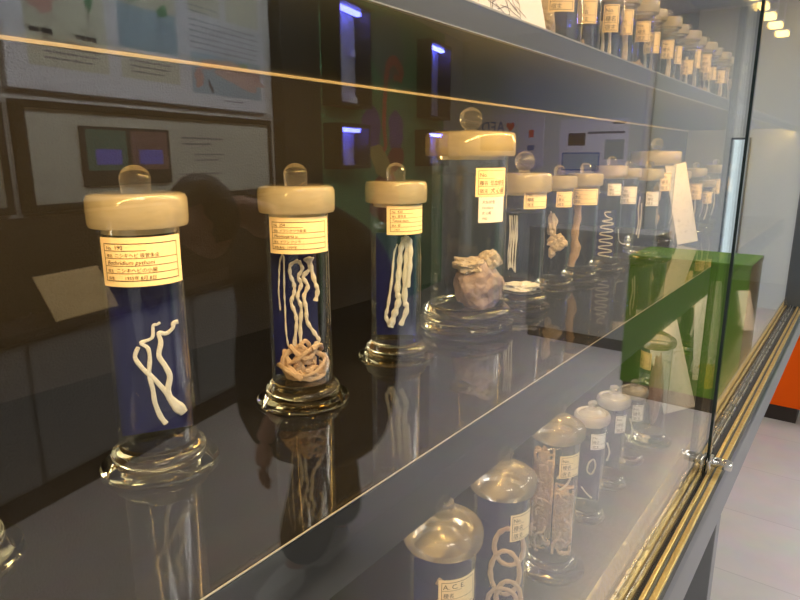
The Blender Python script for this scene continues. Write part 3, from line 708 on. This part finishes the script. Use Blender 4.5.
card('explanation_card', 'white card on the bottom deck seen behind the outer pane edge', (1.98, .328, ZD), R(-50), R(8), .08, .30, 'paper_w', 20)
card('price_card', 'small yellow card at the foot of the white card behind the pane edge', (1.908, .303, ZD), R(-45), R(20), .05, .07, 'yel', 6)
card('explanation_card', 'small white card farthest along the bottom deck', (2.681, .308, ZD), R(-50), R(25), .05, .16, 'paper_w', 8)

# ---------------------------------------------------------------- lamps and panels overhead
for k, (x, y, pw) in enumerate(PANELS):
    where = ['nearest the left wall', 'above the person in black', 'above the green cabinet', 'added to brighten the end wall'][k]
    o = thing('ceiling_panel', f'white rectangular ceiling light panel {where}', 'ceiling light', (x, y, CEIL), 0, 'ceiling light panels')
    bm = bmesh.new(); box(bm, -.64, .64, -.29, .29, -.05, 0); build('panel_housing', bm, M['signw'], o, smooth=False)
    build('diffuser', boxm(-.6, .6, -.25, .25, -.055, -.05), M['diffuser'], o, smooth=False)
o = thing('added_wall_washer', 'long unseen wall washer lamp added to brighten the poster wall', 'lamp', (*WP, 0), R(-13))  # added lamp bar, kept out of view
build('lamp_channel', boxm(-1.85, 1.85, -.05, .05, 2.95, 3.0), M['signw'], o, smooth=False)
for x in (-1.4, 1.4): build('drop_rod', boxm(x-.008, x+.008, -.008, .008, 3.0, CEIL), M['signw'], o, smooth=False)
# pendant bar lamps further along the room, seen mirrored in the far pane
BARS = [5.35, 5.75, 6.18, 6.62, 7.1]
for k, x in enumerate(BARS):
    o = thing('pendant_lamp', f'glowing warm bar lamp under the ceiling, {ordn[k]} in a row of five', 'lamp', (x, -.40, CEIL), 0, 'row of warm bar lamps')
    build('lamp_bar', boxm(-.07, .07, -.05, .05, -.40, -.36, bev=.012), M['warm'], o)
    build('lamp_cap', boxm(-.075, .075, -.055, .055, -.36, -.345), M['signw'], o, smooth=False)
    build('drop_rod', boxm(-.006, .006, -.006, .006, -.345, 0), M['signw'], o, smooth=False)

# ---------------------------------------------------------------- opposite wall (seen mirrored in the glass)
WR = R(-13)
def on_wall(name, label, cat, s, off=0, z=0, group=None):
    x, y = wall_pt(s*1.035+.06, off); o = thing(name, label, cat, (x, y, z), WR, group); o.scale.x = 1.035; return o
def wbox(parent, name, s0, s1, z0, z1, y0, y1, mat, bev=0):
    return build(name, boxm(s0, s1, y0, y1, z0, z1, bev=bev), M[mat], parent, smooth=False)
# local x of a wall thing runs along the wall; the mirrored view keeps left and right as seen in the photo
o = on_wall('wall_poster', 'large white illustrated poster board above the framed panel', 'poster', 0)
wbox(o, 'backing', 1.20, 3.09, 1.90, 2.86, .0, .022, 'grey'); pp = wbox(o, 'poster_sheet', 1.21, 3.08, 1.91, 2.85, .022, .030, 'poster')
def pq(name, s0, s1, z0, z1, mat, d=.0305): return build(name, boxm(s0, s1, d, d+.0006, z0, z1), M[mat], pp, smooth=False)
pq('printed_picture', 1.32, 1.76, 2.02, 2.44, 'p_yel'); pq('printed_picture', 1.84, 2.26, 2.02, 2.16, 'p_yel'); pq('printed_picture', 1.84, 2.26, 2.18, 2.40, 'p_blue'); pq('printed_picture', 1.84, 2.26, 2.40, 2.62, 'p_yel')
pq('printed_picture', 2.36, 3.03, 1.99, 2.23, 'p_blue'); pq('printed_picture', 2.36, 2.64, 2.46, 2.62, 'p_yel'); pq('printed_picture', 2.70, 3.03, 2.46, 2.66, 'p_yel'); pq('printed_picture', 1.32, 1.76, 2.50, 2.74, 'poster')
def wall_blob(parent, name, c, rx, rz, mat, y, rot=0, n=40, wob=.15, seed=1, th=.002):
    bm = bmesh.new(); a = []
    for k in range(n):
        t = 2*PI*k/n; q = 1+wob*noise.noise(Vector((math.cos(t)*1.5+seed*3, math.sin(t)*1.5, seed)))*1.6
        u, v = rx*q*math.cos(t), rz*q*math.sin(t)
        a.append((c[0]+u*math.cos(rot)-v*math.sin(rot), c[1]+u*math.sin(rot)+v*math.cos(rot)))
    f = [bm.verts.new((x, y, z)) for x, z in a]; b = [bm.verts.new((x, y+th, z)) for x, z in a]
    bm.faces.new(f); bm.faces.new(b[::-1])
    for k in range(n): bm.faces.new((f[k], b[k], b[(k+1) % n], f[(k+1) % n]))
    return build(name, bm, M[mat], parent, smooth=False)
for (c, rx, rz, mt, rot, sd) in (((1.95, 2.47), .06, .05, 'p_green', 0, 2), ((2.16, 2.41), .04, .03, 'p_green', .4, 3), ((1.68, 2.40), .025, .09, 'p_green', -.2, 4), ((1.42, 2.30), .055, .04, 'p_red', 0, 5),
                                 ((1.66, 2.24), .06, .03, 'p_yel', 0, 6), ((1.86, 2.58), .025, .06, 'p_text', 0, 7), ((2.78, 2.14), .30, .060, 'p_pink', -.16, 8), ((2.50, 2.17), .07, .035, 'p_red', .2, 9), ((2.42, 2.08), .04, .05, 'p_red', 0, 10), ((2.52, 2.04), .012, .045, 'p_dark', .5, 11), ((2.85, 2.20), .04, .018, 'p_green', 0, 12), ((2.98, 2.14), .04, .04, 'p_red', 0, 13)):
    wall_blob(pp, 'printed_shape', c, rx, rz, mt, .0315, rot, wob=.35, seed=sd)
def text_lines(parent, s0, s1, z1, n, dz, mat='p_text', d=.0315, h=.008, seed=0):
    bm = bmesh.new(); rnd = random.Random(seed)
    for k in range(n):
        x = s0; e = s1-(rnd.uniform(.02, .35)*(s1-s0) if k == n-1 else rnd.uniform(0, .06)*(s1-s0))
        while x < e-.01:
            l = min(rnd.uniform(.015, .06), e-x); box(bm, x, x+l, d, d+.0006, z1-k*dz-h, z1-k*dz); x += l+rnd.uniform(.004, .012)
    return build('text_lines', bm, M[mat], parent, smooth=False)
text_lines(pp, 2.36, 3.02, 2.42, 6, .032, seed=2); text_lines(pp, 1.40, 1.72, 2.15, 4, .028, seed=3); text_lines(pp, 1.90, 2.20, 2.12, 3, .028, seed=4); text_lines(pp, 1.34, 1.50, 2.19, 1, .03, 'p_dark', h=.022, seed=5); text_lines(pp, 1.58, 1.74, 2.19, 1, .03, 'p_dark', h=.022, seed=6); text_lines(pp, 2.64, 2.86, 1.965, 1, .03, seed=7); text_lines(pp, 2.36, 2.62, 2.50, 2, .03, 'p_text', .032, seed=8); text_lines(pp, 1.86, 2.24, 2.66, 2, .03, seed=9)
def framed(s0, s1, z0, z1, label):
    o = on_wall('framed_panel', label, 'panel', 0, 0, 0, 'framed panels over the desk'); f = .035
    bm = bmesh.new()
    box(bm, s0, s1, 0, .04, z0, z0+f); box(bm, s0, s1, 0, .04, z1-f, z1); box(bm, s0, s0+f*1.5, 0, .04, z0+f, z1-f); box(bm, s1-f*.7, s1, 0, .04, z0+f, z1-f)
    build('frame', bm, M['black'], o, smooth=False)
    return o, wbox(o, 'board', s0+.01, s1-.01, z0+.01, z1-.01, .004, .022, 'cream')
o, b = framed(1.21, 3.12, 1.34, 1.86, 'cream panel in black frame with a dark two-colour screen')
sc_ = wbox(b, 'touch_screen', 1.54, 2.13, 1.45, 1.755, .022, .034, 'p_dark')
wbox(sc_, 'screen_page', 1.57, 1.82, 1.53, 1.74, .034, .0352, 'scr_t'); wbox(sc_, 'screen_page', 1.85, 2.11, 1.53, 1.74, .034, .0352, 'scr_m')
wbox(sc_, 'screen_button', 1.62, 1.78, 1.56, 1.64, .0352, .036, 'scr_b'); wbox(sc_, 'screen_button', 1.90, 2.07, 1.56, 1.64, .0352, .036, 'scr_b')
text_lines(b, 2.24, 2.62, 1.72, 2, .035, 'p_text', .0225, .011, 12); text_lines(b, 2.34, 2.62, 1.62, 2, .035, 'p_text', .0225, .008, 13); text_lines(b, 2.20, 2.62, 1.50, 1, .03, 'p_text', .0225, .008, 14)
o, b = framed(-.6, 1.16, 1.34, 1.84, 'cream panel in black frame at the left edge of the photo')
# desk with drawers below the panels
o = on_wall('desk', 'long grey-fronted desk with dark brown top under the framed panels', 'desk', 0)
wbox(o, 'body', -2.0, 3.18, .13, .82, .02, .27, 'grey'); wbox(o, 'desk_top', -2.0, 3.19, .82, .86, .01, .30, 'desk_top', .003)
wbox(o, 'back_board', -2.0, 3.18, .86, 1.32, .005, .03, 'desk_top'); wbox(o, 'plinth', -2.0, 3.16, 0, .13, .02, .25, 'plinth')
for k, s in enumerate([-1.0, -.02, .96, 1.95]):
    wbox(o, 'drawer_front', s+.012, s+.965, .15, .80, .27, .282, 'grey', .002)
o = on_wall('paper_sheet', 'blank tan cardboard sheet propped against the brown board above the desk', 'paper', 0)
bm = bmesh.new(); c = [(1.12, .27, .862), (1.46, .27, .862), (1.46, .15, 1.06), (1.12, .15, 1.06)]
vs = [bm.verts.new(p) for p in c]+[bm.verts.new((x, y+.003, z+.003)) for x, y, z in c]
for q in ((3, 2, 1, 0), (4, 5, 6, 7), (0, 1, 5, 4), (1, 2, 6, 5), (2, 3, 7, 6), (3, 0, 4, 7)): bm.faces.new([vs[i] for i in q])
build('sheet', bm, M['card'], o, smooth=False)
# black pillar
o = tag(build('pillar', boxm(3.20, 3.72, -.02, .10, 0, CEIL, bev=.004), M['black'], smooth=False), 'black square pillar between the poster and the green display wall', 'pillar')
x, y = wall_pt(.06); o.location = (x, y, 0); o.rotation_euler = (0, 0, WR); o.scale.x = 1.035
# green display wall with lit boxes and body mural
o = on_wall('display_wall', 'dark green display wall with a painted human body', 'display', 0); 
gp = wbox(o, 'wall_panel', 3.74, 6.66, .0, 3.05, -.01, .05, 'green_d')
wall_blob(gp, 'painted_head', (5.06, 2.66), .40, .30, 'm_grey', .051, 0, wob=.08, seed=2)
bm = bmesh.new()
P = [Vector((x, .054, z)) for x, z in ((5.42, 2.42), (5.34, 2.50), (5.22, 2.56), (5.10, 2.52), (5.04, 2.42), (5.00, 2.25), (4.98, 2.05), (4.97, 1.88), (5.0, 1.72), (4.95, 1.66))]
tube(bm, spline(P, 6), lambda t: .055-.02*t, 10, .06); build('painted_gullet', bm, M['m_red'], gp)
bm = bmesh.new(); tube(bm, spline([Vector((x, .054, z)) for x, z in ((5.40, 2.38), (5.28, 2.40), (5.20, 2.38))], 6), .03, 8, .08); build('painted_tongue', bm, M['m_red'], gp)
wall_blob(gp, 'painted_lung', (4.70, 1.86), .20, .22, 'm_pur', .051, .1, seed=3); wall_blob(gp, 'painted_lung', (5.26, 1.86), .18, .22, 'm_pur', .051, -.1, seed=4)
wall_blob(gp, 'painted_stomach', (4.90, 1.55), .24, .14, 'm_yel', .0535, -.5, seed=5); wall_blob(gp, 'painted_liver', (5.24, 1.58), .22, .12, 'm_drk', .0532, .2, seed=6); wall_blob(gp, 'painted_gut', (5.0, 1.18), .34, .24, 'm_drk', .0512, 0, seed=7)
def light_box(s0, s1, z0, z1, label, items):
    o = on_wall('light_box', label, 'display box', 0, 0, 0, 'violet-lit display boxes'); y0, y1, t = .05, .22, .03
    bm = bmesh.new()
    box(bm, s0, s1, y0, y0+.01, z0, z1); box(bm, s0, s0+t, y0, y1, z0, z1); box(bm, s1-t, s1, y0, y1, z0, z1); box(bm, s0, s1, y0, y1, z0, z0+t); box(bm, s0, s1, y0, y1, z1-t, z1)
    f = build('box_frame', bm, M['black'], o, smooth=False)
    wbox(o, 'lining', s0+t, s1-t, z0+t, z1-t, y0+.01, y0+.014, 'nin')
    wbox(o, 'violet_tube', s0+t+.03, s1-t-.03, z1-t-.034, z1-t-.004, y0+.05, y0+.10, 'uv')
    for (s, z, rw, h) in items:
        bm = bmesh.new(); lathe(bm, [(0, z), (rw, z), (rw*.9, z+h*.5), (rw*.5, z+h*.8), (0, z+h)], 16, s, y0+.07); build('exhibit', bm, M['exhibit'], o)
light_box(3.82, 4.39, 2.02, 2.86, 'large violet-lit box at the left of the green display wall', [(3.95, 2.05, .035, .45), (4.22, 2.45, .03, .08), (4.2, 2.05, .05, .10)])
light_box(5.80, 6.44, 2.03, 2.86, 'large violet-lit box at the right of the green display wall', [(5.92, 2.06, .03, .4)])
light_box(3.82, 4.35, 1.50, 1.88, 'small violet-lit box below the left large box', [(3.95, 1.53, .02, .12), (4.10, 1.53, .035, .2)])
light_box(5.76, 6.40, 1.50, 1.90, 'small violet-lit box below the right large box', [(6.0, 1.53, .03, .16), (6.2, 1.53, .03, .12)])

# ---------------------------------------------------------------- things on the end wall (seen mirrored)
K = X1/5.5*.983
def ew(name, label, cat): return thing(name, label, cat, (X1, 0, 0), 0)
def ebox(parent, name, ym0, ym1, z0, z1, d0, d1, mat):     # ym: mirrored depth, real y = 2*GY - ym
    return build(name, boxm(-d1, -d0, 2*GY-ym1, 2*GY-ym0, z0, z1), M[mat], parent, smooth=False)
o = ew('aed_sign', 'white and dark AED sign board with a red heart', 'sign')
b = ebox(o, 'sign_board', 2.81*K, 3.21*K, EYE+.20*K, EYE+.40*K, 0, .02, 'signw'); ebox(b, 'sign_base', 2.83*K, 3.19*K, EYE+.06*K, EYE+.199*K, 0, .02, 'p_dark')
def efn(u, v): return (-.0215, 2*GY-2.925*K-u, EYE+.235*K+v)      # reads correctly to somebody facing the end wall
bm = bmesh.new(); put_text(bm, 'AED', .20, efn, 0, 0, 0, 0, .92); build('sign_letters', bm, M['aed_b'], b, smooth=False)
bm = bmesh.new(); hp = []
for k in range(40):
    t = 2*PI*k/40; hp.append((16*math.sin(t)**3, 13*math.cos(t)-5*math.cos(2*t)-2*math.cos(3*t)-math.cos(4*t)))
f = [bm.verts.new((-.0215, 2*GY-2.865*K+u*.0038, EYE+.285*K+v*.0042)) for u, v in hp]; bm.faces.new(f)
build('sign_heart', bm, M['aed_r'], b, smooth=False)
o = ew('notice_board', 'white notice board with a red mark beside the AED sign', 'notice')
b = ebox(o, 'board_sheet', 2.52*K, 2.79*K, EYE-.10*K, EYE+.40*K, 0, .015, 'signw'); ebox(b, 'red_mark', 2.62*K, 2.67*K, EYE+.18*K, EYE+.25*K, .015, .017, 'aed_r'); ebox(b, 'blue_mark', 2.61*K, 2.68*K, EYE+.06*K, EYE+.11*K, .015, .017, 'aed_b')
o = ew('wall_poster', 'pale blue printed poster with a black picture on the end wall', 'poster')
b = ebox(o, 'poster_sheet', 1.74*K, 2.36*K, EYE-.16*K, EYE+.33*K, 0, .012, 'poster')
ebox(b, 'printed_picture', 2.12*K, 2.28*K, EYE+.10*K, EYE+.21*K, .012, .014, 'p_dark'); q = ebox(b, 'printed_box', 1.98*K, 2.33*K, EYE-.12*K, EYE+.04*K, .012, .014, 'aed_b'); ebox(q, 'box_field', 1.99*K, 2.32*K, EYE-.11*K, EYE+.03*K, .014, .0145, 'p_blue')
ebox(b, 'printed_heading', 1.77*K, 1.88*K, EYE+.28*K, EYE+.30*K, .012, .014, 'p_text'); ebox(b, 'printed_heading', 1.77*K, 2.10*K, EYE+.20*K, EYE+.22*K, .012, .014, 'p_text')
ebox(b, 'printed_table', 1.77*K, 1.94*K, EYE-.02*K, EYE+.15*K, .012, .014, 'p_tab')
tag(build('wall_pipe', lathe(bmesh.new(), [(.04, 0), (.04, CEIL)], 20, X1-.05, 2*GY-1.58*K), M['wall']), 'pale pipe running up the end wall right of the poster', 'pipe')

# cabinets standing in the room
def cabinet(name, label, x0, x1, y0, y1, h, mat, cat='cabinet'):
    o = thing(name, label, cat, ((x0+x1)/2, (y0+y1)/2, 0)); dx, dy = (x1-x0)/2, (y1-y0)/2
    build('plinth', boxm(-dx+.02, dx-.02, -dy+.015, dy-.015, 0, .10), M['plinth'], o, smooth=False)
    build('body', boxm(-dx, dx, -dy, dy, .10, h-.03, bev=.003), M[mat], o, smooth=False)
    build('top_board', boxm(-dx-.004, dx+.004, -dy-.004, dy+.004, h-.03, h, bev=.003), M[mat], o, smooth=False)
    return o
cabinet('green_cabinet', 'bright green cabinet with dark plinth standing opposite the case', 4.14, 4.62, -.78, -.04, .975, 'green')
cabinet('orange_cabinet', 'orange cabinet with black plinth beyond the end of the case', 4.28, 4.75, .17, .75, 1.02, 'orange')
cabinet('grey_cabinet', 'pale grey cabinet with dark plinth behind the green cabinet', 5.1, 5.5, -1.95, -.86, 1.0, 'grey')

# ---------------------------------------------------------------- the person reflected in the glass
def skin_mesh(name, verts, edges, radii, mat, parent, sub=2, root=0):
    me = bpy.data.meshes.new(name); me.from_pydata([tuple(v) for v in verts], edges, []); me.update()
    o = bpy.data.objects.new(name, me); C.objects.link(o)
    sk = o.modifiers.new('skin', 'SKIN'); sk.use_smooth_shade = True
    for i, d in enumerate(me.skin_vertices[0].data):
        r = radii[i]; d.radius = r if isinstance(r, tuple) else (r, r); d.use_root = (i == root)
    ss = o.modifiers.new('sub', 'SUBSURF'); ss.levels = sub; ss.render_levels = sub
    dg = bpy.context.evaluated_depsgraph_get(); dg.update()
    m2 = bpy.data.meshes.new_from_object(o.evaluated_get(dg)); bpy.data.objects.remove(o)
    m2.name = name; m2.materials.clear(); m2.materials.append(mat)
    for p in m2.polygons: p.use_smooth = True
    q = bpy.data.objects.new(name, m2); return link(q, parent)
PX, PY = 1.45, -1.12
per = thing('person', 'person in black coat, trousers and white shoes leaning forward, mirrored in the glass', 'person', (PX+.055, PY-.02, 0))
def L(x, y, z): return (x-PX, y-PY, z)
V = [L(1.60, -1.12, .93), L(1.60, -1.11, 1.10), L(1.53, -1.10, 1.27), L(1.38, -1.08, 1.38), L(1.24, -1.07, 1.42), L(1.13, -1.06, 1.45),      # pelvis .. head base
     L(1.42, -.93, 1.33), L(1.27, -.91, 1.04), L(1.13, -.93, .80), L(1.10, -.935, .74),       # near arm
     L(1.44, -1.27, 1.33), L(1.56, -1.36, 1.06), L(1.55, -1.33, .84), L(1.54, -1.32, .77),    # far arm
     L(1.59, -1.04, .86), L(1.48, -1.06, .48), L(1.36, -1.10, .09), L(1.26, -1.09, .055),     # near leg
     L(1.62, -1.20, .86), L(1.64, -1.18, .48), L(1.66, -1.14, .09), L(1.56, -1.13, .055)]     # far leg
E_ = [(0, 1), (1, 2), (2, 3), (3, 4), (4, 5), (3, 6), (6, 7), (7, 8), (8, 9), (3, 10), (10, 11), (11, 12), (12, 13), (0, 14), (14, 15), (15, 16), (16, 17), (0, 18), (18, 19), (19, 20), (20, 21)]
RD = [.12, .12, .13, .10, .05, .055, .05, .04, .026, .03, .05, .04, .026, .03, .08, .055, .035, .03, .08, .055, .035, .03]
body = skin_mesh('body', V, E_, RD, M['skin'], per)
# head as a shaped child piece grown on the neck
bm = bmesh.new(); r = bmesh.ops.create_icosphere(bm, subdivisions=4, radius=1)
for v in bm.verts:
    p = v.co.copy(); sx = .092*(1.0+.10*max(0, -p.x)*(1-abs(p.z)))
    z = p.z*.118; taper = 1-.25*max(0, -p.z)
    v.co = Vector((p.x*sx*taper, p.y*.075*taper, z))
    d = Vector((p.x+.98, p.y, p.z+.05)).length
    if d < .30: v.co.x -= .020*(1-d/.30)               # nose
    for sy in (-1, 1):
        d = Vector((p.x+.9, p.y-sy*.40, p.z-.12)).length
        if d < .22: v.co.x += .008*(1-d/.22)           # eye sockets
        d = Vector((p.x-.05, p.y-sy*1.0, p.z+.02)).length
        if d < .22: v.co.y += sy*.018*(1-d/.22)        # ears
bmesh.ops.rotate(bm, verts=bm.verts, matrix=Matrix.Rotation(R(-18), 3, 'Y'), cent=(0, 0, 0))
HX = Vector(L(1.03, -1.055, 1.425))
bmesh.ops.translate(bm, verts=bm.verts, vec=HX); hd = build('head', bm, M['skin'], per)
bm = bmesh.new(); r = bmesh.ops.create_icosphere(bm, subdivisions=4, radius=1)
kill = [v for v in bm.verts if (v.co.x < -.45 and v.co.z < .45) or (v.co.z < -.55)]
bmesh.ops.delete(bm, geom=kill, context='VERTS')
for v in bm.verts: v.co = Vector((v.co.x*.104+.004, v.co.y*.088, v.co.z*.126+.006))*(1+.03*noise.noise(v.co*9))
bmesh.ops.solidify(bm, geom=list(bm.faces), thickness=.01)
bmesh.ops.rotate(bm, verts=bm.verts, matrix=Matrix.Rotation(R(-18), 3, 'Y'), cent=(0, 0, 0)); bmesh.ops.translate(bm, verts=bm.verts, vec=HX); build('hair', bm, M['hair'], per)
def hand(base, d, side, nme='hand'):
    """palm and five curled fingers growing from the wrist"""
    base = Vector(base); d = Vector(d).normalized(); s = Vector(side).normalized(); n = d.cross(s).normalized()
    vs = [base, base+d*.045, base+d*.085]; es = [(0, 1), (1, 2)]; rs = [.024, (.036, .018), (.038, .015)]
    h = skin_mesh(nme, vs, es, rs, M['skin'], per, 2)
    for k, (o_, ln) in enumerate(((-.027, .066), (-.009, .076), (.009, .071), (.026, .056))):
        a = base+d*.078+s*o_; f1 = a+d*ln*.42+n*.004; f2 = f1+d*ln*.34+n*.012; f3 = f2+d*ln*.18+n*.016
        skin_mesh('finger', [a, f1, f2, f3], [(0, 1), (1, 2), (2, 3)], [.010, .0095, .0085, .007], M['skin'], h, 1)
    a = base+d*.02-s*.024; b = a+d*.028-s*.020+n*.008; c = b+d*.028-s*.004+n*.010
    skin_mesh('thumb', [a, b, c], [(0, 1), (1, 2)], [.012, .011, .008], M['skin'], h, 1)
hand(L(1.105, -.935, .745), (-.18, 0, -1), (-.8, .6, .1)); hand(L(1.545, -1.32, .775), (-.1, 0, -1), (-.8, -.6, .1))
V = [L(1.47, -1.12, .44), L(1.52, -1.12, .80), L(1.55, -1.11, 1.14), L(1.50, -1.10, 1.30), L(1.34, -1.08, 1.39), L(1.25, -1.07, 1.42),
     L(1.42, -.92, 1.34), L(1.27, -.905, 1.04), L(1.14, -.93, .81), L(1.46, -1.28, 1.34), L(1.56, -1.37, 1.06), L(1.55, -1.335, .86)]
skin_mesh('coat', V, [(0, 1), (1, 2), (2, 3), (3, 4), (4, 5), (3, 6), (6, 7), (7, 8), (3, 9), (9, 10), (10, 11)], [(.30, .24), (.37, .30), (.33, .27), (.24, .22), (.14, .14), .08, .085, .07, .045, .085, .07, .045], M['cloth'], per)
V = [L(1.61, -1.12, .90), L(1.59, -1.03, .80), L(1.49, -1.06, .46), L(1.37, -1.10, .085), L(1.63, -1.21, .80), L(1.64, -1.18, .46), L(1.67, -1.14, .085)]
skin_mesh('trousers', V, [(0, 1), (1, 2), (2, 3), (0, 4), (4, 5), (5, 6)], [.16, .14, .125, .10, .14, .12, .10], M['trouser'], per)
for (ax, ay) in ((1.34, -1.10), (1.64, -1.14)):
    V = [L(ax+.05, ay, .055), L(ax-.03, ay, .055), L(ax-.13, ay+.02, .045), L(ax-.18, ay+.03, .04)]
    skin_mesh('shoe', V, [(0, 1), (1, 2), (2, 3)], [(.055, .06), (.06, .06), (.058, .048), (.045, .038)], M['shoe'], per)
